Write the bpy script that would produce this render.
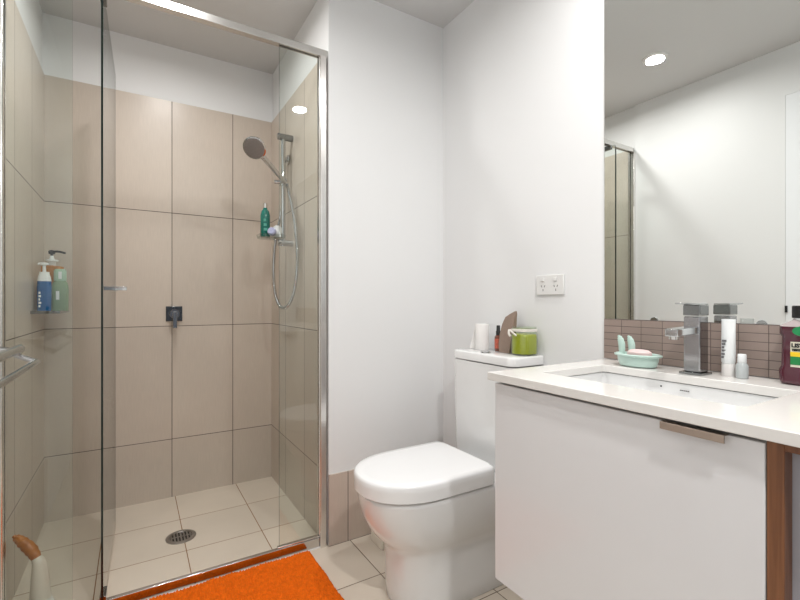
import bpy, bmesh, math, random
from mathutils import Vector, Matrix
random.seed(4)
PI = math.pi
S = bpy.context.scene
COL = S.collection
for o in list(bpy.data.objects):
    bpy.data.objects.remove(o, do_unlink=True)

# ------------------------------------------------------------------ camera, world, lights
cam = bpy.data.cameras.new('camera'); co = bpy.data.objects.new('camera', cam); COL.objects.link(co)
co.location = (0, 0, 1.03); co.rotation_euler = (PI/2, 0, -math.radians(31.25))
cam.sensor_width = 36; cam.lens = 437/800*36; cam.shift_y = 0.0025; cam.clip_start = 0.02
S.camera = co
S.view_settings.view_transform = 'Standard'; S.view_settings.look = 'None'
S.view_settings.gamma = 1; S.view_settings.use_curve_mapping = False
S.view_settings.exposure = 0.0

w = bpy.data.worlds.new('world'); S.world = w; w.use_nodes = True
w.node_tree.nodes['Background'].inputs[0].default_value = (0.80, 0.88, 1.0, 1)
w.node_tree.nodes['Background'].inputs[1].default_value = 0.22

def area(name, loc, rot, sx, sy, energy, col, shape='RECTANGLE', spread=PI):
    l = bpy.data.lights.new(name, 'AREA'); l.shape = shape; l.size = sx
    if shape == 'RECTANGLE': l.size_y = sy
    l.energy = energy; l.color = col; l.spread = spread
    o = bpy.data.objects.new(name, l); COL.objects.link(o); o.location = loc; o.rotation_euler = rot
    return o
DOWNLIGHTS = [(0.131, 1.335, 5.2), (0.98, 0.553, 8.5), (0.45, -0.25, 18), (0.16, 1.93, 5.8)]  # last two are unseen, added to brighten the room and the shower

# ------------------------------------------------------------------ helpers
def finish(name, bm, mat, parent=None, base=None, smooth=35, bevel=0):
    bmesh.ops.recalc_face_normals(bm, faces=bm.faces[:])
    me = bpy.data.meshes.new(name)
    if parent is not None:
        off = parent.matrix_world.translation if False else WORLD[parent.name]
    else:
        if base is None:
            xs = [v.co.x for v in bm.verts]; ys = [v.co.y for v in bm.verts]; zs = [v.co.z for v in bm.verts]
            base = ((min(xs)+max(xs))/2, (min(ys)+max(ys))/2, min(zs))
        off = Vector(base)
    bmesh.ops.translate(bm, verts=bm.verts[:], vec=-Vector(off))
    bm.to_mesh(me); bm.free()
    if smooth:
        me.shade_smooth(); me.set_sharp_from_angle(angle=math.radians(smooth))
    for m in (mat if isinstance(mat, (list, tuple)) else [mat]): me.materials.append(m)
    o = bpy.data.objects.new(name, me); COL.objects.link(o)
    WORLD[o.name] = Vector(off)
    if parent is not None:
        o.parent = parent
        o.location = (0, 0, 0)
    else:
        o.location = off
    if bevel:
        b = o.modifiers.new('bevel', 'BEVEL'); b.width = bevel; b.segments = 2; b.limit_method = 'ANGLE'
        b.angle_limit = math.radians(40)
    return o
WORLD = {}
def thing(name, loc, label, cat, group=None):
    o = bpy.data.objects.new(name, None); COL.objects.link(o); o.location = loc; o.empty_display_size = .05
    WORLD[o.name] = Vector(loc)
    return tag(o, label, cat, group)
def tag(o, label, cat, group=None):
    o['label'] = label; o['category'] = cat
    if group: o['group'] = group
    return o
def struct(name, bm, mat, parent=None, **k):
    o = finish(name, bm, mat, parent, **k)
    if parent is None: o['kind'] = 'structure'
    return o
def box(bm, x0, x1, y0, y1, z0, z1):
    vs = [bm.verts.new((x, y, z)) for z in (z0, z1) for y in (y0, y1) for x in (x0, x1)]
    fs = [bm.faces.new([vs[i] for i in q]) for q in ((0,2,3,1),(4,5,7,6),(0,1,5,4),(2,6,7,3),(0,4,6,2),(1,3,7,5))]
    return fs
def B(*a):
    bm = bmesh.new(); box(bm, *a); return bm
def frame_of(axis):
    a = Vector(axis).normalized()
    t = Vector((0, 0, 1)) if abs(a.z) < .9 else Vector((1, 0, 0))
    u = t.cross(a).normalized(); v = a.cross(u)
    return u, v, a
def loft(bm, rings, cap0=True, cap1=True, closed=True):
    R = [[bm.verts.new(p) for p in r] for r in rings]
    n = len(R[0])
    for a, b in zip(R, R[1:]):
        for i in range(n):
            if not closed and i == n-1: break
            bm.faces.new((a[i], a[(i+1) % n], b[(i+1) % n], b[i]))
    if cap0: bm.faces.new(R[0][::-1])
    if cap1: bm.faces.new(R[-1])
    return R
def lathe(bm, prof, org=(0,0,0), axis=(0,0,1), n=32, cap0=True, cap1=True, sx=1, sy=1):
    u, v, a = frame_of(axis); o = Vector(org)
    if tuple(axis) == (0,0,1): u, v = Vector((1,0,0)), Vector((0,1,0))
    loft(bm, [[o + a*h + u*(r*sx*math.cos(2*PI*i/n)) + v*(r*sy*math.sin(2*PI*i/n)) for i in range(n)] for r, h in prof], cap0, cap1)
    return bm
def cyl(bm, p0, p1, r, n=24, r1=None, bev=0):
    p0 = Vector(p0); p1 = Vector(p1); L = (p1-p0).length; r1 = r if r1 is None else r1
    pr = [(r, 0), (r1, L)] if not bev else [(r-bev, 0), (r, bev), (r1, L-bev), (r1-bev, L)]
    return lathe(bm, pr, p0, (p1-p0), n)
def smooth_path(P, k=8):
    P = [Vector(p) for p in P]; out = []
    for i in range(len(P)-1):
        p0 = P[max(i-1, 0)]; p1 = P[i]; p2 = P[i+1]; p3 = P[min(i+2, len(P)-1)]
        for j in range(k):
            t = j/k
            out.append(.5*((2*p1)+(-p0+p2)*t+(2*p0-5*p1+4*p2-p3)*t*t+(-p0+3*p1-3*p2+p3)*t**3))
    out.append(P[-1]); return out
def tube(bm, P, r, n=12, rfun=None):
    rings = []; T = (P[1]-P[0]).normalized(); u, v, _ = frame_of(T)
    for i, p in enumerate(P):
        t = (P[min(i+1, len(P)-1)] - P[max(i-1, 0)]).normalized()
        u = (u - t*u.dot(t)).normalized(); v = t.cross(u)
        rr = rfun(i) if rfun else r
        rings.append([p + u*rr*math.cos(2*PI*k/n) + v*rr*math.sin(2*PI*k/n) for k in range(n)])
    loft(bm, rings); return bm
def rrect(x0, x1, y0, y1, r, n=6, rs=None):
    rs = rs or [r]*4; out = []
    for (cx, cy, a0), q in zip(((x1, y1, 0), (x0, y1, 90), (x0, y0, 180), (x1, y0, 270)), rs):
        sx = -1 if cx == x1 else 1; sy = -1 if cy == y1 else 1
        for i in range(n+1):
            a = math.radians(a0 + 90*i/n)
            out.append((cx + sx*q + q*math.cos(a), cy + sy*q + q*math.sin(a)))
    return out
def ring(o, z): return [(x, y, z) for x, y in o]
def scaled(o, f, cx=None, cy=None):
    cx = sum(p[0] for p in o)/len(o) if cx is None else cx; cy = sum(p[1] for p in o)/len(o) if cy is None else cy
    return [(cx+(x-cx)*f, cy+(y-cy)*f) for x, y in o]
def inset(o, d):
    cx = sum(p[0] for p in o)/len(o); cy = sum(p[1] for p in o)/len(o)
    out = []
    for x, y in o:
        dx, dy = x-cx, y-cy; L = math.hypot(dx, dy) or 1
        out.append((x-dx/L*d, y-dy/L*d))
    return out
def slab(bm, o, z0, z1, b=0.003):
    i1 = inset(o, b)
    return loft(bm, [ring(i1, z0), ring(o, z0+b), ring(o, z1-b), ring(inset(o, b*.3), z1-b*.3), ring(i1, z1)])

# ------------------------------------------------------------------ materials
def newmat(name):
    m = bpy.data.materials.new(name); m.use_nodes = True
    nt = m.node_tree; return m, nt, nt.nodes['Principled BSDF']
def N(nt, t, **k):
    n = nt.nodes.new(t)
    for a, b in k.items(): setattr(n, a, b)
    return n
def M(nt, op, a, b=None, c=None):
    n = N(nt, 'ShaderNodeMath', operation=op)
    for i, q in enumerate((a, b, c)):
        if q is None: continue
        if isinstance(q, (int, float)): n.inputs[i].default_value = q
        else: nt.links.new(q, n.inputs[i])
    return n.outputs[0]
def pbr(name, col, rough=.5, metal=0, var=.03, scale=20, bump=0, spec=.5, coat=0, trans=0, alpha=1, sss=0, ior=1.45):
    m, nt, p = newmat(name)
    tc = N(nt, 'ShaderNodeTexCoord'); nz = N(nt, 'ShaderNodeTexNoise'); nz.inputs['Scale'].default_value = scale
    nz.inputs['Detail'].default_value = 4
    nt.links.new(tc.outputs['Object'], nz.inputs['Vector'])
    mx = N(nt, 'ShaderNodeMix', data_type='RGBA')
    mx.inputs[6].default_value = (*[c*(1-var) for c in col], 1); mx.inputs[7].default_value = (*[min(1, c*(1+var)) for c in col], 1)
    nt.links.new(nz.outputs['Fac'], mx.inputs[0]); nt.links.new(mx.outputs[2], p.inputs['Base Color'])
    p.inputs['Roughness'].default_value = rough; p.inputs['Metallic'].default_value = metal
    p.inputs['Specular IOR Level'].default_value = spec; p.inputs['Coat Weight'].default_value = coat
    p.inputs['Coat Roughness'].default_value = .05
    p.inputs['Transmission Weight'].default_value = trans; p.inputs['IOR'].default_value = ior
    if bump:
        b = N(nt, 'ShaderNodeBump'); b.inputs['Strength'].default_value = bump; b.inputs['Distance'].default_value = .002
        nt.links.new(nz.outputs['Fac'], b.inputs['Height']); nt.links.new(b.outputs[0], p.inputs['Normal'])
    return m
def tile_mat(name, au, av, ou, ov, su, sv, gw, col, grout, rough=.3, var=.05, weave=True, soft=0, warm=None, uneven=.08, gv=None):
    """stack-bonded tiles: au/av world axes, ou/ov a joint position, su/sv spacing"""
    m, nt, p = newmat(name)
    g = N(nt, 'ShaderNodeNewGeometry'); s = N(nt, 'ShaderNodeSeparateXYZ'); nt.links.new(g.outputs['Position'], s.inputs[0])
    U, V = s.outputs[au], s.outputs[av]
    def cell(x, o, sz):
        q = M(nt, 'DIVIDE', M(nt, 'SUBTRACT', x, o), sz)
        fl = M(nt, 'FLOOR', q); fr = M(nt, 'SUBTRACT', q, fl)
        d = M(nt, 'MULTIPLY', M(nt, 'MINIMUM', fr, M(nt, 'SUBTRACT', 1.0, fr)), sz)
        return fl, d
    fu, du = cell(U, ou, su); fv, dv = cell(V, ov, sv)
    gv = gv or gw
    # joint mask with a soft shoulder; 1 = grout
    mu = M(nt, 'MULTIPLY', M(nt, 'SUBTRACT', gw/2, du), 1/ .0006)
    mv = M(nt, 'MULTIPLY', M(nt, 'SUBTRACT', gv/2, dv), 1/ .0006)
    mask = M(nt, 'MAXIMUM', mu, mv)
    cl = N(nt, 'ShaderNodeClamp'); nt.links.new(mask, cl.inputs[0]); mask = cl.outputs[0]
    cmb = N(nt, 'ShaderNodeCombineXYZ'); nt.links.new(fu, cmb.inputs[0]); nt.links.new(fv, cmb.inputs[1])
    wn = N(nt, 'ShaderNodeTexWhiteNoise', noise_dimensions='3D'); nt.links.new(cmb.outputs[0], wn.inputs['Vector'])
    # woven grain along both axes
    mp = N(nt, 'ShaderNodeMapping'); nt.links.new(g.outputs['Position'], mp.inputs[0])
    mp.inputs['Scale'].default_value = (260, 260, 14)
    n1 = N(nt, 'ShaderNodeTexNoise'); n1.inputs['Scale'].default_value = 1; n1.inputs['Detail'].default_value = 2
    nt.links.new(mp.outputs[0], n1.inputs['Vector'])
    n2 = N(nt, 'ShaderNodeTexNoise'); n2.inputs['Scale'].default_value = 3.5; n2.inputs['Detail'].default_value = 5
    nt.links.new(g.outputs['Position'], n2.inputs['Vector'])
    f = M(nt, 'ADD', M(nt, 'MULTIPLY', M(nt, 'SUBTRACT', n1.outputs['Fac'], .5), .16 if weave else .05),
          M(nt, 'ADD', M(nt, 'MULTIPLY', M(nt, 'SUBTRACT', wn.outputs['Value'], .5), var*2),
            M(nt, 'MULTIPLY', M(nt, 'SUBTRACT', n2.outputs['Fac'], .5), uneven*2)))
    hsv = N(nt, 'ShaderNodeHueSaturation'); hsv.inputs['Color'].default_value = (*col, 1)
    nt.links.new(M(nt, 'ADD', f, 1.0), hsv.inputs['Value'])
    mx = N(nt, 'ShaderNodeMix', data_type='RGBA'); nt.links.new(mask, mx.inputs[0])
    nt.links.new(hsv.outputs[0], mx.inputs[6]); mx.inputs[7].default_value = (*grout, 1)
    nt.links.new(mx.outputs[2], p.inputs['Base Color'])
    r = M(nt, 'ADD', rough, M(nt, 'MULTIPLY', mask, .5)); nt.links.new(r, p.inputs['Roughness'])
    b = N(nt, 'ShaderNodeBump'); b.inputs['Strength'].default_value = .6; b.inputs['Distance'].default_value = .0012; b.invert = True
    nt.links.new(mask, b.inputs['Height']); nt.links.new(b.outputs[0], p.inputs['Normal'])
    return m
def glass_mat(name, tint, refl=.04):
    m, nt, p = newmat(name); nt.nodes.remove(p); out = nt.nodes['Material Output']
    g = N(nt, 'ShaderNodeNewGeometry'); d = N(nt, 'ShaderNodeVectorMath', operation='DOT_PRODUCT')
    nt.links.new(g.outputs['Normal'], d.inputs[0]); nt.links.new(g.outputs['Incoming'], d.inputs[1])
    c = M(nt, 'SUBTRACT', 1.0, M(nt, 'ABSOLUTE', d.outputs['Value']))
    f = M(nt, 'ADD', refl, M(nt, 'MULTIPLY', M(nt, 'POWER', c, 5.0), 1-refl))
    t = N(nt, 'ShaderNodeBsdfTransparent'); t.inputs[0].default_value = (*tint, 1)
    gl = N(nt, 'ShaderNodeBsdfGlossy'); gl.inputs['Roughness'].default_value = .0
    mx = N(nt, 'ShaderNodeMixShader'); nt.links.new(f, mx.inputs[0]); nt.links.new(t.outputs[0], mx.inputs[1]); nt.links.new(gl.outputs[0], mx.inputs[2])
    nt.links.new(mx.outputs[0], out.inputs[0]); return m
def emit(name, col, s):
    m, nt, p = newmat(name); p.inputs['Emission Color'].default_value = (*col, 1); p.inputs['Emission Strength'].default_value = s
    p.inputs['Base Color'].default_value = (.9, .9, .9, 1); return m
def wood_mat(name, c1, c2, axis_scale=(60, 60, 2.5), rough=.35):
    m, nt, p = newmat(name)
    tc = N(nt, 'ShaderNodeTexCoord'); mp = N(nt, 'ShaderNodeMapping'); mp.inputs['Scale'].default_value = axis_scale
    nt.links.new(tc.outputs['Object'], mp.inputs[0])
    n = N(nt, 'ShaderNodeTexNoise'); n.inputs['Scale'].default_value = 2; n.inputs['Detail'].default_value = 6; n.inputs['Distortion'].default_value = .6
    nt.links.new(mp.outputs[0], n.inputs['Vector'])
    r = N(nt, 'ShaderNodeValToRGB'); r.color_ramp.elements[0].position = .3; r.color_ramp.elements[1].position = .72
    r.color_ramp.elements[0].color = (*c1, 1); r.color_ramp.elements[1].color = (*c2, 1)
    nt.links.new(n.outputs['Fac'], r.inputs[0]); nt.links.new(r.outputs[0], p.inputs['Base Color'])
    p.inputs['Roughness'].default_value = rough; return m

TILE = (.585, .510, .435); GROUT = (.07, .052, .042)
FT = (.70, .62, .52)
mt_back = tile_mat('shower_tile_back', 0, 2, .168, .306, .305, .597, .0035, TILE, GROUT, rough=.34)
mt_side = tile_mat('shower_tile_side', 1, 2, 2.015, .306, .3035, .597, .0035, TILE, GROUT, rough=.34)
mt_skx = tile_mat('skirting_tile_x', 0, 2, .786, .0, .3045, .6, .0035, (.58, .49, .42), GROUT, rough=.25)
mt_sky = tile_mat('skirting_tile_y', 1, 2, 1.452, .0, .303, .6, .0035, (.58, .49, .42), GROUT, rough=.25)
mt_floor = tile_mat('floor_tile', 0, 1, .796, 1.452, .3035, .303, .004, FT, (.16, .11, .07), rough=.3, weave=False, uneven=.12)
mt_sfloor = tile_mat('shower_floor_tile', 0, 1, .183, 2.309, .306, .302, .004, FT, (.30, .15, .06), rough=.32, weave=False, uneven=.12)
mt_splash = tile_mat('mosaic_tile', 1, 2, .804, .848, .0615, .0212, .0022, (.30, .235, .205), (.10, .075, .065), rough=.3, weave=False, var=.06)
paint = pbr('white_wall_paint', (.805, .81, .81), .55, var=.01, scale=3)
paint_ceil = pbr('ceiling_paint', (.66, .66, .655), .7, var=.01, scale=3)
doorpaint = pbr('white_door_paint', (.86, .88, .90), .35, var=.01)
chrome = pbr('chrome', (.56, .57, .575), .07, 1, var=.01)
satin = pbr('satin_aluminium', (.68, .67, .65), .24, 1, var=.02, scale=60)
bright_al = pbr('polished_aluminium', (.62, .60, .58), .14, 1, var=.02)
darkchrome = pbr('dark_chrome', (.26, .27, .27), .12, 1, var=.02)
nickel = pbr('brushed_bronze', (.44, .36, .30), .3, 1, var=.06, scale=90)
steel = pbr('drain_steel', (.38, .36, .34), .3, 1, var=.08, scale=80)
black = pbr('black_plastic', (.012, .012, .013), .35)
ceramic = pbr('white_ceramic', (.80, .80, .795), .12, var=.008, coat=.6)
seatm = pbr('white_seat_plastic', (.86, .86, .86), .18, var=.005, coat=.4)
stone = pbr('white_stone', (.77, .75, .72), .2, var=.02, scale=120, coat=.3)
lam = pbr('white_gloss_laminate', (.75, .745, .755), .22, var=.006, coat=.25)
carc = pbr('white_board', (.66, .655, .66), .5, var=.01)
greyp = pbr('grey_panel', (.44, .43, .47), .5, var=.05, scale=8)
woodm = wood_mat('oiled_timber', (.13, .045, .016), (.25, .10, .038))
handle_wood = wood_mat('orange_wood', (.33, .10, .012), (.46, .16, .018), (20, 20, 8), .4)
mirrorm = pbr('mirror_silver', (.86, .88, .86), .0, 1, var=0)
postm = pbr('anodised_post', (.80, .78, .76), .22, 1, var=.02)
tapchrome = pbr('tap_chrome', (.40, .40, .41), .10, 1, var=.02)
platem = pbr('shaded_chrome_plate', (.16, .165, .17), .16, 1, var=.02)  # mirrored dark surroundings are put into this chrome's colour
darkedge = pbr('dark_green_glass_edge', (.006, .016, .014), .12)
glass = glass_mat('shower_glass', (.955, .98, .967), .05)
clear = glass_mat('clear_plastic', (.88, .91, .90), .05)
clearglass = glass_mat('jar_glass', (.96, .985, .95), .05)
plugw = pbr('white_plastic', (.78, .775, .76), .3, var=.01)
silicone = pbr('sealant', (.75, .73, .70), .4)

# ------------------------------------------------------------------ room shell
XL, XR, YN, YB, ZC = -.355, 1.302, 1.735, 2.61, 2.382
XS = -.369; XN = .700       # shower side walls behind the tiles
TT = 2.09                   # tile height
YR = -.80
struct('floor', B(XL-.1, XR+.1, YR-.1, 1.735, -.08, 0), mt_floor, smooth=0)
struct('floor_shower', B(XS-.1, XN, 1.735, YB+.1, -.08, 0), mt_sfloor, smooth=0)
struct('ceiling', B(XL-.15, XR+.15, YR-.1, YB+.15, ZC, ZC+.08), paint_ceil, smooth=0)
struct('wall_back', B(XS-.1, XN+.1, YB, YB+.1, 0, ZC), paint, smooth=0)
struct('wall_shower_left', B(XS-.1, XS, 1.735, YB, 0, ZC), paint, smooth=0)
bm = bmesh.new()
box(bm, XN, XR+.1, YN, YB, 0, ZC)
struct('wall_nib', bm, paint, smooth=0)
struct('wall_right', B(XR, XR+.1, YR, YN, 0, ZC), paint, smooth=0)
bm = bmesh.new()
box(bm, XL-.1, XL, .92, 1.735, 0, ZC); box(bm, XL-.1, XL, YR, .08, 0, ZC); box(bm, XL-.1, XL, .08, .92, 2.125, ZC)
struct('wall_left', bm, paint, smooth=0)
bm = bmesh.new()
box(bm, XL-.1, .03, YR-.1, YR, 0, ZC); box(bm, .93, XR+.1, YR-.1, YR, 0, ZC); box(bm, .03, .93, YR-.1, YR, 2.1, ZC)
struct('wall_rear', bm, paint, smooth=0)
# tiled cladding of the shower recess
struct('wall_tiles_back', B(XS+.008, XN-.01, YB-.01, YB, 0, TT), mt_back, smooth=0)
struct('wall_tiles_left', B(XS, XS+.008, 1.76, YB-.01, 0, TT), mt_side, smooth=0)
struct('wall_tiles_right', B(XN-.01, XN, 1.76, YB-.01, 0, TT), mt_side, smooth=0)
# tiled skirting
struct('baseboard_nib', B(XN, XR-.008, YN-.008, YN, 0, .30), mt_skx, smooth=0)
struct('baseboard_right', B(XR-.008, XR, YR, YN-.008, 0, .30), mt_sky, smooth=0)
struct('baseboard_left', B(XL, XL+.008, .922, 1.735, 0, .30), mt_sky, smooth=0)
# door in left wall, seen in the mirror
d = struct('door_1', B(XL-.045, XL+.004, .082, .9185, .006, 2.1235), doorpaint, bevel=.002)
bm = bmesh.new()
cyl(bm, (XL+.006, .915, .975), (XL+.006, .915, 1.01), .006, 12)
struct('hinge', bm, black, d)
# splashback and counter-side
struct('trim_2', B(XR-.009, XR, -.5, .863, .850, .976), mt_splash, smooth=0)

# ------------------------------------------------------------------ shower screen
GY = 1.757
def pane(name, parent, x0, x1, y0, y1, z0, z1, thin):
    bm = bmesh.new(); fs = box(bm, x0, x1, y0, y1, z0, z1)
    for f in fs:
        f.normal_update()
        n = f.normal
        if abs(n[thin]) < .5: f.material_index = 1
    o = finish(name, bm, [glass, darkedge], parent, smooth=0)
    return o
scr = thing('shower_screen', (.16, GY, 0), 'semi-frameless glass shower screen with aluminium frame across the tiled recess', 'shower screen')
finish('header_rail', B(XL, XN, GY-.016, GY+.014, 2.064, 2.094), satin, scr, bevel=.002)
finish('sill', B(-.338, .664, 1.744, 1.762, .0, .040), bright_al, scr, bevel=.002)
finish('glazing_channel', B(.490, .664, 1.749, 1.765, .040, .046), satin, scr, bevel=.001)
finish('glazing_channel', B(-.338, -.165, 1.749, 1.765, .040, .046), satin, scr, bevel=.001)
bm = bmesh.new(); box(bm, .664, .690, 1.733, 1.775, .0, 2.064); box(bm, .662, .666, 1.745, 1.768, .05, 2.062)
finish('post', bm, postm, scr, bevel=.003)
bm = bmesh.new(); box(bm, XS+.009, -.338, 1.731, 1.775, .0, 2.062)
finish('post', bm, postm, scr, bevel=.003)
finish('sealant_line', B(XL, .664, 1.738, 1.744, .0, .003), silicone, scr, smooth=0)
pane('fixed_panel', scr, -.338, -.172, GY-.003, GY+.003, .044, 2.062, 1)
pane('fixed_panel', scr, .497, .662, GY-.003, GY+.003, .044, 2.062, 1)
# pivoting leaf, standing open into the shower
door = finish('pivot_door', *(lambda bm: (bm, [glass, darkedge]))((lambda: (lambda bm: ([setattr(f, 'material_index', 1 if abs((f.normal_update() or f.normal)[0]) < .5 else 0) for f in box(bm, -.003, .003, -.055, .60, .032, 2.056)], bm)[1])(bmesh.new()))()), None, base=(0, 0, 0), smooth=0)
door.parent = scr; door.location = Vector((-.0895, 1.765, 0)) - Vector(WORLD['shower_screen'])
door.rotation_euler = (0, 0, -math.radians(1.2))
WORLD['pivot_door'] = Vector((0, 0, 0))
bm = bmesh.new(); box(bm, -.047, .047, .560, .584, 1.094, 1.099); box(bm, -.047, .047, .580, .584, 1.082, 1.099)
box(bm, -.012, .012, .563, .580, 1.080, 1.094)
finish('door_pull', bm, chrome, door, bevel=.001)
bm = bmesh.new(); box(bm, -.009, .009, -.03, .03, 2.035, 2.062)
finish('pivot_hinge', bm, darkchrome, door, bevel=.001)
bm = bmesh.new(); box(bm, -.009, .009, -.03, .03, .03, .062)
finish('pivot_hinge', bm, darkchrome, door, bevel=.001)
bm = bmesh.new(); box(bm, -.004, .004, .03, .598, .018, .034)
finish('door_seal', bm, pbr('clear_seal', (.55, .47, .38), .3), door)

# ------------------------------------------------------------------ downlights
lens = emit('lamp_lens', (1, .95, .86), 9)
labels = ['round recessed ceiling downlight near the shower screen, seen in the mirror', 'round recessed ceiling downlight above the vanity, reflected in the shower glass',
          'added unseen ceiling downlight behind the viewer, extra light for the room', 'added unseen ceiling downlight brightening the shower recess just behind the glass']
for (x, y, pw), lb in zip(DOWNLIGHTS, labels):
    t = thing('downlight', (x, y, ZC-.012), lb, 'ceiling light')
    bm = bmesh.new(); lathe(bm, [(.047, ZC-.002), (.046, ZC-.010), (.060, ZC-.008), (.064, ZC-.0005)], (x, y, 0), n=40, cap0=False, cap1=False)
    finish('trim_ring', bm, plugw, t)
    bm = bmesh.new(); lathe(bm, [(.046, ZC-.004), (.03, ZC-.006), (.001, ZC-.007)], (x, y, 0), n=40, cap0=False)
    finish('lens', bm, lens, t)
    l = area('downlight_beam', (x, y, ZC-.016), (0, 0, 0), .09, .09, pw, (1, .985, .97), 'DISK', math.radians(170))

# ------------------------------------------------------------------ shower fittings
# drain
dx, dy = .173, 2.135
t = thing('floor_drain', (dx, dy, 0), 'round steel floor drain with slotted grate in the shower floor', 'drain')
bm = bmesh.new(); lathe(bm, [(.060, .0), (.060, .003), (.056, .005), (.045, .005), (.043, .0015)], (dx, dy, 0), n=40, cap0=False, cap1=False)
finish('rim', bm, steel, t)
bm = bmesh.new(); lathe(bm, [(.0445, .0006), (.0445, .0012)], (dx, dy, 0), n=40)
finish('well', bm, black, t)
bm = bmesh.new()
for k in range(-3, 4):
    xx = k*.0125; h = math.sqrt(.043**2 - xx*xx)
    box(bm, dx+xx-.003, dx+xx+.003, dy-h, dy+h, .002, .0042)
box(bm, dx-.043, dx+.043, dy-.003, dy+.003, .002, .004)
finish('grate', bm, steel, t)
# mixer
mx_, my_, mz = .178, 2.60, .968
t = thing('shower_mixer', (mx_, my_, mz-.04), 'chrome shower mixer with square plate and lever on the back tiles', 'tap')
bm = bmesh.new(); box(bm, mx_-.039, mx_+.039, my_-.006, my_, mz-.039, mz+.039); finish('backplate', bm, platem, t, bevel=.002)
bm = bmesh.new(); cyl(bm, (mx_, my_-.006, mz), (mx_, my_-.042, mz),   .024, 32, bev=.002); finish('body', bm, tapchrome, t)
bm = bmesh.new(); loft(bm, [[(mx_+a*.010, my_-.052+b*.006-f*.012, mz+.012-f*.085) for a, b in ((-1,-1),(1,-1),(1,1),(-1,1))] for f in (0, .3, 1)])
finish('lever', bm, tapchrome, t, bevel=.002)
# shelf
t = thing('shower_shelf', (-.318, 2.42, .985), 'slim chrome shelf on the left shower wall in the back corner', 'shelf')
bm = bmesh.new(); box(bm, -.361, -.268, 2.285, 2.565, .985, .990); finish('tray', bm, satin, t)
bm = bmesh.new(); box(bm, -.361, -.265, 2.280, 2.286, .982, .994); box(bm, -.270, -.265, 2.286, 2.57, .982, .994); box(bm, -.361, -.265, 2.565, 2.57, .982, .994)
finish('rail', bm, darkchrome, t, bevel=.001)
SH = .990
# bottles on it
def rr_bottle(bm, cx, cy, prof, n=6, rot=0):
    """prof: (half x, half y, corner, z)"""
    rings = []
    for hx, hy, r, z in prof:
        o = rrect(-hx, hx, -hy, hy, min(r, hx*.98, hy*.98), n)
        c, s = math.cos(rot), math.sin(rot)
        rings.append([(cx+x*c-y*s, cy+x*s+y*c, z) for x, y in o])
    loft(bm, rings); return bm
amber = pbr('amber_plastic', (.50, .22, .05), .25); bluem = pbr('blue_liquid_plastic', (.0, .10, .30), .25)
whitep = pbr('white_cap_plastic', (.82, .84, .84), .35); greenliq = pbr('pale_green_plastic', (.24, .34, .22), .12, coat=.5)
greencap = pbr('pale_green_cap', (.40, .58, .45), .25, coat=.4); whitemark = pbr('white_print', (.85, .87, .88), .4); navy = pbr('navy_plastic', (.02, .04, .10), .3)
ax, ay = -.326, 2.515
t = thing('pump_bottle', (ax, ay, SH), 'wide amber bottle with black pump at the back of the shower shelf', 'bottle')
bm = bmesh.new(); rr_bottle(bm, ax, ay, [(.050,.018,.015,SH),(.054,.020,.018,SH+.006),(.055,.020,.018,SH+.185),(.052,.018,.016,SH+.200),(.016,.012,.01,SH+.206)], rot=-.5); finish('bottle', bm, amber, t)
bm = bmesh.new(); lathe(bm, [(.014,SH+.204),(.015,SH+.206),(.015,SH+.222),(.024,SH+.224),(.024,SH+.232),(.010,SH+.234),(.006,SH+.25)], (ax+.004, ay, 0)); finish('collar', bm, whitep, t)
bm = bmesh.new(); lathe(bm, [(.005,SH+.244),(.005,SH+.256),(.012,SH+.258),(.013,SH+.270),(.008,SH+.275)], (ax+.004, ay, 0))
tube(bm, smooth_path([(ax+.004, ay, SH+.268), (ax+.03, ay-.012, SH+.269), (ax+.055, ay-.02, SH+.262)]), .005, 10); finish('pump', bm, black, t)
bx, by = -.325, 2.345
t = thing('pump_bottle', (bx, by, SH), 'blue bottle with white shoulders and white pump at front of shower shelf', 'bottle')
bm = bmesh.new(); rr_bottle(bm, bx, by, [(.021,.017,.014,SH),(.023,.019,.016,SH+.005),(.0245,.020,.016,SH+.10),(.023,.018,.016,SH+.128)]); finish('bottle', bm, bluem, t)
bm = bmesh.new(); rr_bottle(bm, bx, by, [(.0235,.0185,.016,SH+.127),(.021,.017,.014,SH+.145),(.017,.014,.012,SH+.158),(.017,.014,.013,SH+.166)]); finish('shoulder', bm, whitep, t)
bm = bmesh.new(); lathe(bm, [(.006,SH+.166),(.006,SH+.194),(.015,SH+.196),(.015,SH+.203),(.008,SH+.206)], (bx, by, 0))
tube(bm, smooth_path([(bx, by, SH+.200), (bx-.012, by-.004, SH+.201), (bx-.02, by-.006, SH+.197)]), .004, 10); finish('pump', bm, whitep, t)
bm = bmesh.new()
for k, h in enumerate((.010, .014, .008, .013, .010)):
    box(bm, bx-.016, bx-.016+h*.6, by-.0203-.0005, by-.0190, SH+.018+k*.014, SH+.027+k*.014)
finish('print', bm, whitemark, t)
gx, gy = -.283, 2.44
t = thing('shampoo_bottle', (gx, gy, SH), 'clear pale green bottle with rounded cap beside blue bottle on shower shelf', 'bottle')
bm = bmesh.new(); rr_bottle(bm, gx, gy, [(.027,.015,.012,SH),(.030,.017,.014,SH+.005),(.031,.018,.014,SH+.10),(.026,.015,.014,SH+.128),(.018,.013,.012,SH+.134)]); finish('bottle', bm, greenliq, t)
bm = bmesh.new(); rr_bottle(bm, gx, gy, [(.023,.014,.013,SH+.134),(.023,.014,.013,SH+.178),(.018,.012,.011,SH+.186)]); finish('cap', bm, greencap, t)
finish('label_panel', B(gx-.013, gx-.001, gy-.019, gy-.0165, SH+.05, SH+.088), whitemark, t); finish('cap_mark', B(gx-.005, gx+.007, gy-.0150, gy-.0135, SH+.142, SH+.174), whitemark, t)
nx, ny = -.345, 2.375
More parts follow.
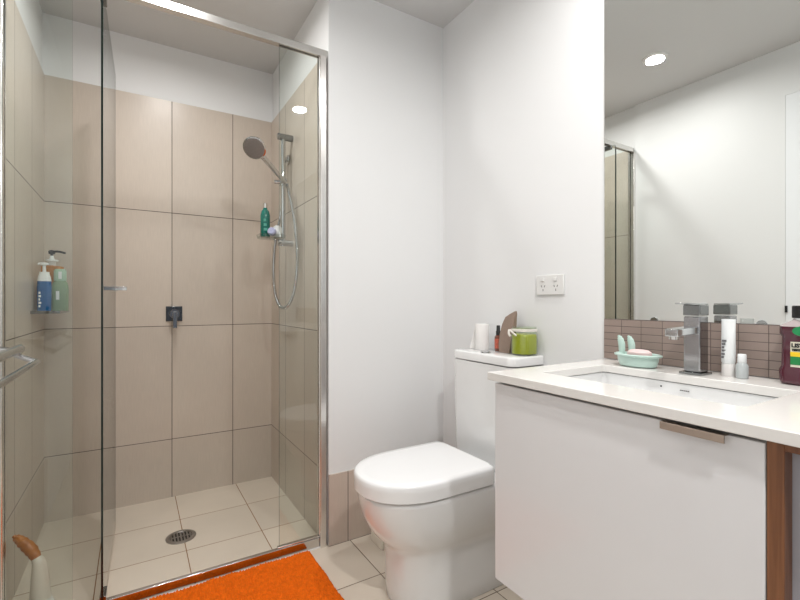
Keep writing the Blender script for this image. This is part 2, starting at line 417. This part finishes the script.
t = thing('tube', (nx, ny, SH), 'dark navy slim bottle against the wall beside the blue pump bottle', 'bottle')
bm = bmesh.new(); lathe(bm, [(.012,SH),(.0135,SH+.004),(.0135,SH+.09),(.008,SH+.11)], (nx, ny+.03, 0), n=20); finish('bottle', bm, navy, t)
bm = bmesh.new(); lathe(bm, [(.0085,SH+.11),(.0085,SH+.128),(.006,SH+.131)], (nx, ny+.03, 0), n=20); finish('cap', bm, whitep, t)
t.name = 'slim_bottle'

# rail shower
Xb, Yb = .640, 2.195
t = thing('shower_rail', (Xb, Yb, 1.31), 'chrome sliding shower rail with hand shower hose on the right shower wall', 'shower')
bm = bmesh.new(); cyl(bm, (Xb, Yb, 1.312), (Xb, Yb, 1.872), .0112, 20); finish('riser', bm, chrome, t)
for zz in (1.863, 1.328):
    bm = bmesh.new(); cyl(bm, (Xb-.028, Yb, zz), (.690, Yb, zz), .0165 if zz > 1.5 else .0155, 28, bev=.002)
    finish('bracket', bm, darkchrome if zz > 1.5 else chrome, t)
bm = bmesh.new(); cyl(bm, (Xb, Yb, 1.615), (Xb, Yb, 1.655), .016, 20, bev=.002); cyl(bm, (Xb-.002, Yb-.005, 1.635), (.631, 2.136, 1.628), .012, 20, bev=.001)
cyl(bm, (Xb, Yb, 1.635), (Xb-.040, Yb+.012, 1.635), .010, 16, bev=.001)
slid = finish('slider', bm, chrome, t)
he = thing('x', (0,0,0), 'x', 'x'); bpy.data.objects.remove(he)
H0 = Vector((.628, 2.118, 1.614)); H1 = Vector((.497, 2.045, 1.705)); HC = Vector((.460, 2.020, 1.722)); nrm = Vector((-.40, -.62, -.62)).normalized()
hs = thing('hand_shower', H0, 'round grey chrome hand shower head resting in the rail holder', 'shower head')
bm = bmesh.new(); tube(bm, smooth_path([H0, H0.lerp(H1, .5), H1, HC - nrm*.02]), .011, 16, rfun=lambda i: .0105+.003*min(1, i/20)); finish('handle', bm, chrome, hs)
bm = bmesh.new(); lathe(bm, [(.010, -.030), (.030, -.026), (.048, -.014), (.052, -.004), (.051, .002), (.047, .003)], HC, nrm, n=40); finish('shell', bm, chrome, hs)
bm = bmesh.new(); lathe(bm, [(.047, .001), (.046, .0045), (.001, .0055)], HC, nrm, n=40)
u, v, a = frame_of(nrm)
for rr, c in ((.036, 16), (.024, 11), (.012, 6)):
    for k in range(c):
        p = HC + u*rr*math.cos(2*PI*k/c) + v*rr*math.sin(2*PI*k/c) + a*.004
        lathe(bm, [(.0022, 0), (.0018, .003)], p, nrm, n=8)
finish('spray_face', bm, pbr('grey_face', (.30, .28, .27), .35, .6), hs)
hp = smooth_path([H0 + Vector((.010, .003, -.004)), (.646, 2.112, 1.56), (.655, 2.075, 1.46), (.660, 2.045, 1.34), (.662, 2.035, 1.22), (.655, 2.05, 1.10), (.645, 2.10, 1.025),
                  (.635, 2.17, 1.000), (.628, 2.24, 1.025), (.622, 2.285, 1.10), (.620, 2.295, 1.22), (.625, 2.27, 1.36), (.645, 2.245, 1.50), (.662, 2.255, 1.66), (.664, 2.262, 1.760)], 26)
bm = bmesh.new(); tube(bm, hp, .007, 12, rfun=lambda i: .0086 if i % 2 else .0070); 
hose = finish('hose', bm, chrome, t)
bm = bmesh.new(); cyl(bm, (.690, 2.262, 1.775), (.682, 2.262, 1.775), .026, 28, bev=.002); cyl(bm, (.684, 2.262, 1.775), (.655, 2.262, 1.775), .012, 20); cyl(bm, (.664, 2.262, 1.783), (.664, 2.262, 1.757), .011, 16)
finish('wall_outlet', bm, chrome, t)
bm = bmesh.new()
o = rrect(.500, .625, 2.065, 2.186, .03, 8)
loft(bm, [ring(scaled(o, .8), 1.334), ring(scaled(o, .92), 1.335), ring(o, 1.352), ring(scaled(o, .97), 1.352), ring(scaled(o, .9), 1.338)], True, True)
finish('soap_tray', bm, clear, t)
TZ = 1.3395
tb = (.535, 2.128)
t = thing('shampoo_bottle', (*tb, TZ), 'dark teal green bottle with silver cap in the tray on shower rail', 'bottle')
teal = pbr('teal_plastic', (.005, .14, .11), .15, coat=.5); tlab = pbr('light_teal_print', (.10, .38, .30), .3)
bm = bmesh.new(); lathe(bm, [(.020,TZ),(.0225,TZ+.004),(.0225,TZ+.105),(.018,TZ+.125),(.010,TZ+.135),(.009,TZ+.142)], (*tb, 0)); finish('bottle', bm, teal, t)
bm = bmesh.new(); lathe(bm, [(.0095,TZ+.141),(.0095,TZ+.162),(.008,TZ+.164)], (*tb, 0), n=20); finish('cap', bm, satin, t)
bm = bmesh.new()
for k in range(3): box(bm, tb[0]-.012, tb[0]+.004-.003*k, tb[1]-.0232, tb[1]-.019, TZ+.03+k*.022, TZ+.042+k*.022)
finish('print', bm, tlab, t)
q = (.572, 2.092)
t = thing('razor_holder', (*q, TZ), 'white round cap object with lilac disc in the tray on shower rail', 'toiletry')
bm = bmesh.new(); lathe(bm, [(.016,0),(.019,.003),(.019,.018),(.014,.024)], (q[0]-.012, q[1]-.004, TZ+.022), (-.6,-.8,.1), n=24); finish('disc', bm, pbr('lilac_plastic', (.42, .44, .62), .35), t)
bm = bmesh.new(); lathe(bm, [(.008,TZ),(.018,TZ+.010),(.022,TZ+.03),(.020,TZ+.048),(.010,TZ+.056)], (q[0]+.012, q[1]+.004, 0), n=20)
cyl(bm, (q[0]+.016, q[1]-.014, TZ+.03), (q[0]+.018, q[1]-.024, TZ-.0), .005, 12); finish('body', bm, whitep, t)
t.name = 'shower_sponge'

# ------------------------------------------------------------------ towel rail (double) on left wall
t = thing('towel_rail', (XL, 1.32, .87), 'double chrome towel rail on the left wall, partly out of frame', 'towel rail')
bo = (-.240, .859); bi = (-.278, .898)
for yy in (1.60, 1.02):
    bm = bmesh.new(); cyl(bm, (XL, yy, .905), (XL+.012, yy, .905), .025, 28, bev=.002)
    cyl(bm, (XL+.01, yy, .903), (bi[0]-.005, yy, .892), .009, 16); cyl(bm, (bi[0]-.01, yy, .8835), (bo[0], yy, bo[1]+.001), .0075, 16)
    finish('bracket', bm, chrome, t)
bm = bmesh.new(); cyl(bm, (bo[0], 1.00, bo[1]), (bo[0], 1.608, bo[1]), .0085, 24, bev=.001); finish('bar', bm, chrome, t)
bm = bmesh.new(); cyl(bm, (bi[0], 1.00, bi[1]), (bi[0], 1.615, bi[1]), .0125, 24, bev=.004); finish('bar', bm, satin, t)

# scrubbing brush with wooden grip, inside the shower
t = thing('scrubbing_brush', (-.268, 1.845, 0), 'white scrubbing brush with orange-brown wooden grip in the front left corner of the shower', 'brush')
A0 = Vector((-.343, 1.900, .255)); A1 = Vector((-.277, 1.860, .180))
pth = smooth_path([A0, A0.lerp(A1, .3)+Vector((.002, 0, .005)), A0.lerp(A1, .7)+Vector((.003, 0, .006)), A1], 8)
bm = bmesh.new(); tube(bm, pth, .014, 20, rfun=lambda i: (.006, .0115, .0145, .0165, .0180, .0180, .0165, .0145)[min(7, i//3)]*(1+.04*math.sin(i*1.6))); finish('grip', bm, handle_wood, t)
bm = bmesh.new(); tube(bm, smooth_path([A1 - (A1-A0)*.05, A1+Vector((.006, -.004, -.015)), (-.268, 1.852, .12), (-.266, 1.847, .05)], 6), .015, 20, rfun=lambda i: .0135+.0009*i); finish('stem', bm, pbr('cream_plastic', (.70, .64, .55), .35), t)
bm = bmesh.new(); lathe(bm, [(.034,.0),(.038,.004),(.038,.030),(.033,.044),(.029,.055)], (-.266, 1.846, 0), n=32); finish('bristle_head', bm, pbr('white_bristles', (.72, .70, .66), .8, var=.15, scale=160, bump=.5), t)

# ------------------------------------------------------------------ bath mat
bm = bmesh.new()
nx_, ny_ = 230, 150; x0, x1, y0, y1 = -.145, .614, 1.22, 1.728
V = {}
from mathutils import noise
for j in range(ny_+1):
    for i in range(nx_+1):
        fx, fy = i/nx_, j/ny_
        ex = min(fx, 1-fx)*(x1-x0); ey = min(fy, 1-fy)*(y1-y0)
        e = min(1, min(ex, ey)/.012)
        x = x0+fx*(x1-x0); y = y0+fy*(y1-y0)
        r = noise.noise(Vector((x*230, y*90, 0)))*.0055 + noise.noise(Vector((x*30, y*30, 5)))*.004 + .0028*math.sin(x*2*PI/.0105)
        z = .002 + (.017 + r)*math.sqrt(e)
        wob = .004*noise.noise(Vector((x*9, y*9, 2)))
        V[i, j] = bm.verts.new((x+wob, y+wob, max(z, .002)))
for j in range(ny_):
    for i in range(nx_):
        bm.faces.new((V[i,j], V[i+1,j], V[i+1,j+1], V[i,j+1]))
orange = pbr('orange_pile', (.74, .135, .007), .95, var=.35, scale=60, bump=.8, spec=.1)
o = finish('bath_mat', bm, orange, smooth=180)
o.data.materials.append(orange)
tag(o, 'bright orange shaggy bath mat on the floor along the shower sill', 'mat')

# ------------------------------------------------------------------ toilet
CY = 1.300
def dshape(xf, xb, hw, z, cy=CY, n=28, p=2.15, L=None, rb=.012):
    """D outline: round front at xf, straight back at xb"""
    L = L or hw*1.25; out = []
    xc = xf+L
    for i in range(n+1):
        a = -PI/2 - PI*i/n   # from -y side round the front to +y side
        c, s = math.cos(a), math.sin(a)
        xx = xc + L*(-abs(c)**(2/p)) ; yy = cy + hw*(1 if s > 0 else -1)*abs(s)**(2/p)
        out.append((xx, yy, z))
    for k in range(1, 5): out.append((xc+(xb-xc-rb)*k/4, cy+hw, z))
    out.append((xb-rb*.3, cy+hw-rb*.3, z)); out.append((xb, cy+hw-rb, z)); out.append((xb, cy-hw+rb, z)); out.append((xb-rb*.3, cy-hw+rb*.3, z))
    for k in range(4, 0, -1): out.append((xc+(xb-xc-rb)*k/4, cy-hw, z))
    return out
t = thing('toilet', (1.02, CY, 0), 'white close-coupled toilet with closed lid beside the vanity', 'toilet')
bm = bmesh.new()
prof = [(.756, .133, 0), (.752, .136, .006), (.748, .133, .05), (.746, .130, .13), (.745, .128, .185), (.738, .130, .20), (.720, .138, .217), (.698, .148, .240), (.676, .157, .27), (.658, .164, .31), (.647, .168, .35), (.643, .169, .375), (.642, .169, .387), (.648, .165, .391)]
loft(bm, [dshape(xf, XR-.012, hw, z) for xf, hw, z in prof])
pan = finish('pan', bm, ceramic, t, smooth=60)
bm = bmesh.new()
loft(bm, [dshape(.650+d_, 1.066, .158-d_, z) for d_, z in ((.004, .392), (0, .395), (0, .414))])
finish('seat', bm, seatm, t, smooth=50)
bm = bmesh.new()
loft(bm, [dshape(.631+d_, 1.078, .174-d_, z, rb=.02) for d_, z in ((.004, .3965), (.0, .399), (-.001, .430), (-.001, .446), (.002, .4515), (.007, .4545), (.03, .4558), (.11, .456))])
finish('lid', bm, seatm, t, smooth=50)
for s_ in (-.085, .045):
    bm = bmesh.new(); cyl(bm, (1.09, CY+s_, .408), (1.09, CY+s_+.04, .408), .011, 16); finish('hinge', bm, chrome, t)
cy0, cy1, cx0 = 1.112, 1.468, 1.142
def cis(d_, z): return ring(rrect(cx0+d_, XR-.0005-.0, cy0+d_, cy1-d_, .03, 8, rs=[.004, .035, .035, .004]), z)
bm = bmesh.new(); loft(bm, [cis(.012, .398), cis(.006, .42), cis(.003, .60), cis(.002, .793)])
finish('cistern', bm, ceramic, t, smooth=50)
bm = bmesh.new(); loft(bm, [cis(.004, .796), cis(.0, .799), cis(0, .824), cis(.002, .829), cis(.008, .8315)])
finish('cistern_lid', bm, ceramic, t, smooth=50)
bm = bmesh.new(); lathe(bm, [(.020, .8315), (.020, .836), (.017, .838)], (1.175, 1.29, 0), n=28); finish('flush_button', bm, chrome, t)
bm = bmesh.new(); box(bm, .875, .975, 1.585, 1.685, 0, .060)
tag(finish('floor_box', bm, pbr('cream_box', (.84, .80, .70), .5), bevel=.003), 'small cream box on the floor between the toilet and the tiled skirting', 'box')

# items on the cistern
CZ = .832
t = thing('toilet_roll', (1.243, 1.386, CZ), 'upright white paper roll at the left end of the cistern lid', 'paper roll')
paper = pbr('tissue_paper', (.82, .80, .78), .9, var=.03, scale=50, bump=.3)
bm = bmesh.new(); lathe(bm, [(.010,CZ+.004),(.010,CZ),(.027,CZ),(.028,CZ+.002),(.028,CZ+.104),(.027,CZ+.106),(.011,CZ+.106),(.010,CZ+.104),(.010,CZ+.004)], (1.243, 1.386, 0), n=32, cap0=False, cap1=False); finish('roll', bm, paper, t)
bm = bmesh.new(); P_ = [(1.2405, 1.4145), (1.232, 1.425), (1.226, 1.434), (1.219, 1.438), (1.215, 1.444)]

loft(bm, [[(P_[0][0]+(x-P_[0][0])*f, P_[0][1]+(y-P_[0][1])*f, CZ+z) for x, y in P_] + [(P_[0][0]+(x-P_[0][0])*f-.0012, P_[0][1]+(y-P_[0][1])*f-.0008, CZ+z) for x, y in P_[::-1]] for z, f in ((.001, .8), (.03, .62), (.06, .42), (.092, .22))]); finish('loose_sheet', bm, paper, t)
px_, py_ = 1.252, 1.300
t = thing('dropper_bottle', (px_, py_, CZ), 'tiny brown bottle with red label and black cap behind the paper pouch', 'bottle')
bm = bmesh.new(); lathe(bm, [(.013,CZ),(.0145,CZ+.003),(.0145,CZ+.058),(.008,CZ+.066)], (px_, py_, 0), n=24); finish('bottle', bm, pbr('brown_glass', (.16, .05, .03), .15, coat=.5), t)
bm = bmesh.new(); lathe(bm, [(.0148,CZ+.012),(.0149,CZ+.013),(.0149,CZ+.050),(.0148,CZ+.051)], (px_, py_, 0), n=24); finish('label_band', bm, pbr('red_label', (.45, .10, .06), .5, var=.6, scale=150), t)
bm = bmesh.new(); lathe(bm, [(.0095,CZ+.064),(.0095,CZ+.080),(.0075,CZ+.083),(.007,CZ+.102),(.006,CZ+.104)], (px_, py_, 0), n=20); finish('cap', bm, black, t)
# brown pouch
bm = bmesh.new()
def pouch(z, y0_, y1_, d_, xo): 
    return [(1.245+xo-d_, y0_, CZ+z), (1.245+xo-d_*1.2, (y0_+y1_)/2, CZ+z+.001), (1.245+xo-d_, y1_, CZ+z), (1.245+xo+d_, y1_, CZ+z), (1.245+xo+d_*1.2, (y0_+y1_)/2, CZ+z+.001), (1.245+xo+d_, y0_, CZ+z)]
loft(bm, [pouch(0, 1.222, 1.274, .014, 0), pouch(.03, 1.218, 1.280, .013, .002), pouch(.07, 1.214, 1.280, .011, .006), pouch(.11, 1.212, 1.272, .009, .010), pouch(.138, 1.212, 1.262, .006, .014), pouch(.150, 1.211, 1.244, .004, .017), pouch(.162, 1.211, 1.220, .001, .018)])
tag(finish('paper_pouch', bm, pbr('brown_kraft_paper', (.26, .19, .15), .85, var=.18, scale=60, bump=.4), smooth=30), 'grey-brown paper pouch with pointed top standing behind the green candle', 'pouch')
jx, jy = 1.247, 1.158
t = thing('candle_jar', (jx, jy, CZ), 'lime green candle in a square glass jar with ribbon on cistern lid', 'candle')
wax = pbr('lime_wax', (.35, .37, .012), .35, var=.05, scale=15, coat=.3)
def jr(h, z, r=.028): return ring(rrect(jx-h, jx+h, jy-h, jy+h, r, 6), z)
bm = bmesh.new(); loft(bm, [jr(.038, CZ), jr(.0425, CZ+.004), jr(.043, CZ+.076), jr(.040, CZ+.086), jr(.040, CZ+.106), jr(.037, CZ+.106), jr(.037, CZ+.086), jr(.0405, CZ+.075), jr(.0405, CZ+.006), jr(.036, CZ+.004)]); finish('jar', bm, clearglass, t)
bm = bmesh.new(); loft(bm, [jr(.036, CZ+.0045), jr(.0402, CZ+.0065), jr(.0402, CZ+.072), jr(.037, CZ+.078), jr(.03, CZ+.078)]); finish('wax', bm, wax, t)
bm = bmesh.new(); loft(bm, [jr(.0402, CZ+.088), jr(.0415, CZ+.089), jr(.0415, CZ+.097), jr(.0402, CZ+.098)], False, False)
tube(bm, smooth_path([(jx-.043, jy+.030, CZ+.094), (jx-.050, jy+.012, CZ+.086), (jx-.047, jy-.006, CZ+.074)]), .003, 8)
tube(bm, smooth_path([(jx-.043, jy+.034, CZ+.094), (jx-.049, jy+.030, CZ+.080), (jx-.046, jy+.025, CZ+.070)]), .0045, 8)
finish('ribbon', bm, pbr('cream_ribbon', (.78, .74, .68), .6), t)

# power outlet
t = thing('power_outlet', (XR, 1.081, 1.055), 'white double power outlet on the wall left of the mirror', 'power outlet')
bm = bmesh.new(); box(bm, XR-.008, XR, 1.020, 1.143, 1.056, 1.129); finish('faceplate', bm, plugw, t, bevel=.002)
for k, yy in enumerate((1.110, 1.053)):
    bm = bmesh.new(); box(bm, XR-.012, XR-.008, yy-.006, yy+.008, 1.106, 1.119); finish('switch', bm, plugw, t, bevel=.001)
    bm = bmesh.new()
    for dy_, a_ in ((-.007, .5), (.007, -.5), (0, 0)):
        zc = 1.088 if a_ else 1.074
        c, s = math.cos(a_), math.sin(a_)
        pts = [(-.0011, -.004), (.0011, -.004), (.0011, .004), (-.0011, .004)]
        loft(bm, [[(xx, yy+dy_+p*c-q_*s, zc+p*s+q_*c) for p, q_ in pts] for xx in (XR-.0085, XR-.008)])
    finish('socket', bm, black, t, smooth=0)

# ------------------------------------------------------------------ vanity
CT = .848; CB = .828; XF = .785; YL = .856
t = thing('vanity_cabinet', (1.05, .555, .31), 'white wall-hung vanity cabinet with one wide gloss door', 'cabinet')
ZB = .313
dr = finish('door', B(.800, .818, .2735, .8425, ZB, .820), lam, t, bevel=.0015)
bm = bmesh.new()
box(bm, .820, XR-.010, .825, .8415, ZB+.002, CB-.001); box(bm, .820, XR-.010, .275, .291, ZB+.002, CB-.001)
box(bm, .820, XR-.010, .291, .825, ZB+.002, ZB+.018); box(bm, XR-.026, XR-.010, .291, .825, ZB+.018, CB-.001)
finish('carcass', bm, carc, t, smooth=0)
bm = bmesh.new(); box(bm, .7865, .8005, .320, .418, .8203, .8218); box(bm, .7845, .7870, .320, .418, .809, .8218)
finish('handle', bm, nickel, dr, bevel=.0006)
t = thing('shelf_unit', (1.05, .05, .31), 'open timber-framed unit with grey panel beside the vanity cabinet', 'cabinet')
bm = bmesh.new(); box(bm, .802, .832, .2515, .2725, .25, CB-.001); box(bm, .802, .832, -.30, .2515, .814, CB-.001); box(bm, .802, .832, -.32, -.30, .25, CB-.001)
finish('frame', bm, woodm, t, bevel=.001)
finish('panel', B(.833, .85, -.32, .2725, .25, CB-.001), greyp, t, smooth=0)
finish('side_panel', B(.85, XR-.01, -.32, -.30, .25, CB-.001), carc, t, smooth=0); finish('side_panel', B(.85, XR-.01, .2530, .2725, .25, CB-.001), carc, t, smooth=0)

# counter
bm = bmesh.new()
def loop(pts, z):
    vs = [bm.verts.new((x, y, z)) for x, y in pts]; return [bm.edges.new((vs[i], vs[(i+1) % len(vs)])) for i in range(len(vs))]
outer = [(XF, YL), (XF, -.33), (XR-.0005, -.33), (XR-.0005, YL)]
inner = rrect(.903, 1.162, .338, .777, .008, 5)
E_ = loop(outer, CB) + loop(inner, CB)
r = bmesh.ops.triangle_fill(bm, use_beauty=True, edges=E_)
fs = [f for f in r['geom'] if isinstance(f, bmesh.types.BMFace)]
ex = bmesh.ops.extrude_face_region(bm, geom=fs)
bmesh.ops.translate(bm, verts=[v for v in ex['geom'] if isinstance(v, bmesh.types.BMVert)], vec=(0, 0, CT-CB))
o = finish('countertop', bm, stone, smooth=30)
bv = o.modifiers.new('bevel', 'BEVEL'); bv.width = .0015; bv.segments = 2; bv.limit_method = 'ANGLE'; bv.angle_limit = math.radians(60)
tag(o, 'white stone countertop with rectangular sink cut-out on the vanity', 'countertop')
# basin
bm = bmesh.new()
def br(g, z, r=.02): return ring(rrect(.903-g, 1.162+g, .338-g, .777+g, r, 6), z)
Ro = loft(bm, [br(.012, CB-.002), br(.012, CB-.06), br(.008, CB-.115), br(-.02, CB-.135, .03)], False, True)
Ri = loft(bm, [br(.004, CB-.002, .010), br(.001, CB-.075, .02), br(-.008, CB-.110, .03), br(-.03, CB-.122, .03)], False, True)
n_ = len(Ro[0])
for i in range(n_): bm.faces.new((Ro[0][i], Ro[0][(i+1) % n_], Ri[0][(i+1) % n_], Ri[0][i]))
o = finish('basin', bm, ceramic, smooth=60)
t = o; tag(o, 'white undermount rectangular basin set below the counter cut-out', 'basin')
bm = bmesh.new(); lathe(bm, [(.0, 0), (.0022, .0), (.0022, .001)], (1.1623, .615, .813), (-1, 0, 0), n=12, cap0=False); finish('overflow_hole', bm, black, o)
bm = bmesh.new()
for k in range(5): box(bm, 1.1612, 1.1622, .566-.0045*k, .566-.0045*k+.0034, .809, .8115)
finish('maker_mark', bm, pbr('grey_print', (.10, .09, .09), .5), o)
bm = bmesh.new(); lathe(bm, [(.026, .0), (.026, .003), (.02, .004)], (1.06, .557, CB-.1225), n=28); finish('waste', bm, chrome, o)

# tap
tx, ty = 1.216, .558
t = thing('basin_tap', (tx, ty, CT), 'square chrome basin mixer tap with flat lever on the countertop', 'tap')
bm = bmesh.new(); box(bm, tx-.030, tx+.026, ty-.026, ty+.026, CT, CT+.006); finish('base', bm, darkchrome, t, bevel=.001)
bm = bmesh.new(); box(bm, tx-.022, tx+.022, ty-.019, ty+.019, CT+.006, CT+.1455); finish('body', bm, tapchrome, t, bevel=.0025)
bm = bmesh.new(); loft(bm, [[(x, ty+s1*.015, z) for s1, z in ((-1, z0), (1, z0), (1, z1), (-1, z1))] for x, z0, z1 in ((tx-.020, CT+.103, CT+.121), (tx-.100, CT+.100, CT+.118), (tx-.118, CT+.099, CT+.117))]); finish('spout', bm, chrome, t, bevel=.002)
bm = bmesh.new(); cyl(bm, (tx-.105, ty, CT+.100), (tx-.105, ty, CT+.092), .011, 20); finish('aerator', bm, satin, t)
bm = bmesh.new(); box(bm, tx-.023, tx+.023, ty-.020, ty+.020, CT+.148, CT+.174); finish('head', bm, darkchrome, t, bevel=.002)
bm = bmesh.new(); loft(bm, [[(x, ty+s1*w_, z) for s1, z in ((-1, z0), (1, z0), (1, z1), (-1, z1))] for x, z0, z1, w_ in ((tx+.022, CT+.1745, CT+.1785, .019), (tx-.03, CT+.1745, CT+.179, .019), (tx-.078, CT+.1765, CT+.180, .012))]); finish('lever', bm, chrome, t, bevel=.001)

# soap dish
sx_, sy_ = 1.216, .708
mint = pbr('mint_plastic', (.50, .66, .60), .3, coat=.3, var=.02)
t = thing('soap_dish', (sx_, sy_, CT), 'mint green oval soap dish with two rabbit-ear shapes left of tap', 'soap dish')
bm = bmesh.new(); lathe(bm, [(.042,CT),(.050,CT+.003),(.055,CT+.018),(.056,CT+.028),(.064,CT+.030),(.065,CT+.034),(.060,CT+.036),(.052,CT+.034),(.047,CT+.022),(.03,CT+.020)], (sx_, sy_, 0), n=48, sx=.70, sy=1); finish('bowl', bm, mint, t)
for k in (0, 1):
    yo = sy_+.052-.0*k; yo = sy_ + (.054 if k == 0 else .030); xo = sx_+ (.012 if k == 0 else .022)
    P_ = smooth_path([(xo, yo, CT+.030), (xo+.001, yo+.001, CT+.055), (xo+.001, yo+.006, CT+.074), (xo, yo+.012, CT+.083)], 6)
    bm = bmesh.new(); tube(bm, P_, .006, 12, rfun=lambda i: (.0085, .0100, .0105, .0095, .0075, .004, .0015)[min(6, i//3)]); 
    for v_ in bm.verts: v_.co.x = xo + (v_.co.x-xo)*.55
    finish('ear', bm, mint, t)
bm = bmesh.new(); lathe(bm, [(.012,CT+.0245),(.026,CT+.026),(.031,CT+.033),(.030,CT+.041),(.022,CT+.047),(.008,CT+.049)], (sx_-.002, sy_-.006, 0), n=32, sx=.75, sy=1.1)
tag(finish('soap_bar', bm, pbr('pink_soap', (.70, .54, .53), .45, var=.04, scale=60)), 'pale pink worn soap bar lying in the mint dish', 'soap')

# toothpaste tube standing on its cap
qx, qy = 1.244, .498
t = thing('cream_tube', (qx, qy, CT), 'white squeeze tube standing on its cap right of the tap', 'tube')
bm = bmesh.new(); lathe(bm, [(.0130,CT),(.0138,CT+.002),(.0138,CT+.030),(.0125,CT+.032)], (qx, qy, 0), n=28); finish('cap', bm, pbr('frosted_cap', (.74, .72, .70), .35), t)
bm = bmesh.new(); rings = []
for z, a_, b_ in ((.032,.0130,.0130),(.036,.0145,.0145),(.06,.0147,.0140),(.10,.0149,.0090),(.125,.0151,.0035),(.140,.0152,.0016)):
    rings.append([(qx+b_*math.cos(2*PI*i/28), qy+a_*math.sin(2*PI*i/28), CT+z) for i in range(28)])
loft(bm, rings); finish('tube_body', bm, whitep, t, smooth=60)
bm = bmesh.new()
for k in range(6):
    z = .045+.008*k; xf_ = qx-(.0142 if z < .06 else .0122)
    box(bm, xf_-.0012, xf_+.003, qy+.004-.002*(k % 3), qy+.009, CT+z, CT+z+.0045)
finish('print', bm, pbr('grey_ink', (.15, .15, .16), .5), t)
qx, qy = 1.236, .467
t = thing('travel_bottle', (qx, qy, CT), 'tiny frosted clear bottle with white cap beside the squeeze tube', 'bottle')
bm = bmesh.new(); lathe(bm, [(.0110,CT),(.0125,CT+.002),(.0125,CT+.031),(.009,CT+.037),(.0075,CT+.039)], (qx, qy, 0), n=24); finish('bottle', bm, pbr('frosted_plastic', (.45, .48, .48), .2, coat=.4), t)
bm = bmesh.new(); lathe(bm, [(.0085,CT+.038),(.0090,CT+.039),(.0086,CT+.056),(.0075,CT+.058)], (qx, qy, 0), n=20); finish('cap', bm, whitep, t)

# mouthwash
wx, wy = 1.254, .357
t = thing('mouthwash_bottle', (wx, wy, CT), 'dark magenta mouthwash bottle with black cap at right end of splashback', 'bottle')
mouth = pbr('magenta_liquid', (.065, .006, .018), .1, coat=.8)
bm = bmesh.new(); rr_bottle(bm, wx, wy, [(.022,.036,.014,CT),(.027,.041,.016,CT+.005),(.028,.042,.016,CT+.032),(.025,.038,.014,CT+.040),(.024,.037,.014,CT+.105),(.027,.041,.016,CT+.112),(.027,.041,.016,CT+.128)]); finish('liquid_body', bm, mouth, t)
bm = bmesh.new(); rr_bottle(bm, wx, wy, [(.027,.041,.016,CT+.128),(.025,.038,.016,CT+.132),(.018,.022,.012,CT+.141),(.0165,.0165,.0115,CT+.146)]); finish('shoulder', bm, pbr('clear_pink_plastic', (.42, .36, .36), .12, coat=.6), t)
bm = bmesh.new(); lathe(bm, [(.0225,CT+.147),(.0225,CT+.172),(.021,CT+.174)], (wx, wy, 0), n=32); finish('cap', bm, black, t)
bm = bmesh.new(); lathe(bm, [(.020,CT+.142),(.020,CT+.1475)], (wx, wy, 0), n=32); finish('collar', bm, whitep, t)
xf_ = wx-.0252
lab = finish('label_panel', B(xf_, xf_+.002, wy-.030, wy+.018, CT+.040, CT+.095), pbr('cream_label', (.72, .68, .55), .4), t)
bm = bmesh.new(); box(bm, xf_-.0006, xf_+.001, wy-.030, wy+.018, CT+.063, CT+.073); finish('yellow_band', bm, pbr('yellow_print', (.80, .55, .02), .4), lab)
bm = bmesh.new(); box(bm, xf_-.0008, xf_+.001, wy-.030, wy+.018, CT+.045, CT+.063); finish('green_band', bm, pbr('green_print', (.01, .20, .05), .4), lab)
bm = bmesh.new(); lathe(bm, [(.020, 0), (.020, .0015)], (wx-.0275, wy-.006, CT+.119), (-1, 0, 0), n=32, sx=1, sy=.55); finish('green_badge', bm, pbr('green_badge_print', (.01, .22, .07), .4), t)
def text(name, s, size, loc, mat, parent):
    cu = bpy.data.curves.new(name, 'FONT'); cu.body = s; cu.size = size; cu.extrude = .0004; cu.offset = .0006; cu.align_x = 'LEFT'
    tmp = bpy.data.objects.new(name, cu); COL.objects.link(tmp)
    dg = bpy.context.evaluated_depsgraph_get(); dg.update()
    me = bpy.data.meshes.new_from_object(tmp.evaluated_get(dg)); bpy.data.objects.remove(tmp)
    # text plane faces -X, reads toward -Y
    Mx = Matrix(((0, 0, -1, loc[0]), (-1, 0, 0, loc[1]), (0, 1, 0, loc[2]), (0, 0, 0, 1)))
    me.transform(Matrix.Translation(-WORLD[parent.name]) @ Mx); me.name = name
    me.materials.clear(); me.materials.append(mat)
    o = bpy.data.objects.new(name, me); COL.objects.link(o); o.parent = parent; WORLD[o.name] = WORLD[parent.name]
    return o
ink = pbr('black_ink', (.01, .01, .01), .4)
text('lettering', 'LISTERINE', .0115, (xf_-.0006, wy+.0165, CT+.0835), ink, lab)
text('lettering', 'TEETH', .0058, (xf_-.0006, wy+.0155, CT+.0755), ink, lab)

# mirror
bm = bmesh.new(); box(bm, 1.2955, XR-.0005, -.50, .863, .9765, 2.12)
o = finish('mirror', bm, [mirrorm, pbr('mirror_edge', (.20, .24, .23), .2)], smooth=0)
for p in o.data.polygons:
    if abs(p.normal.x) < .5: p.material_index = 1
tag(o, 'large frameless rectangular wall mirror above the mosaic splashback', 'mirror')
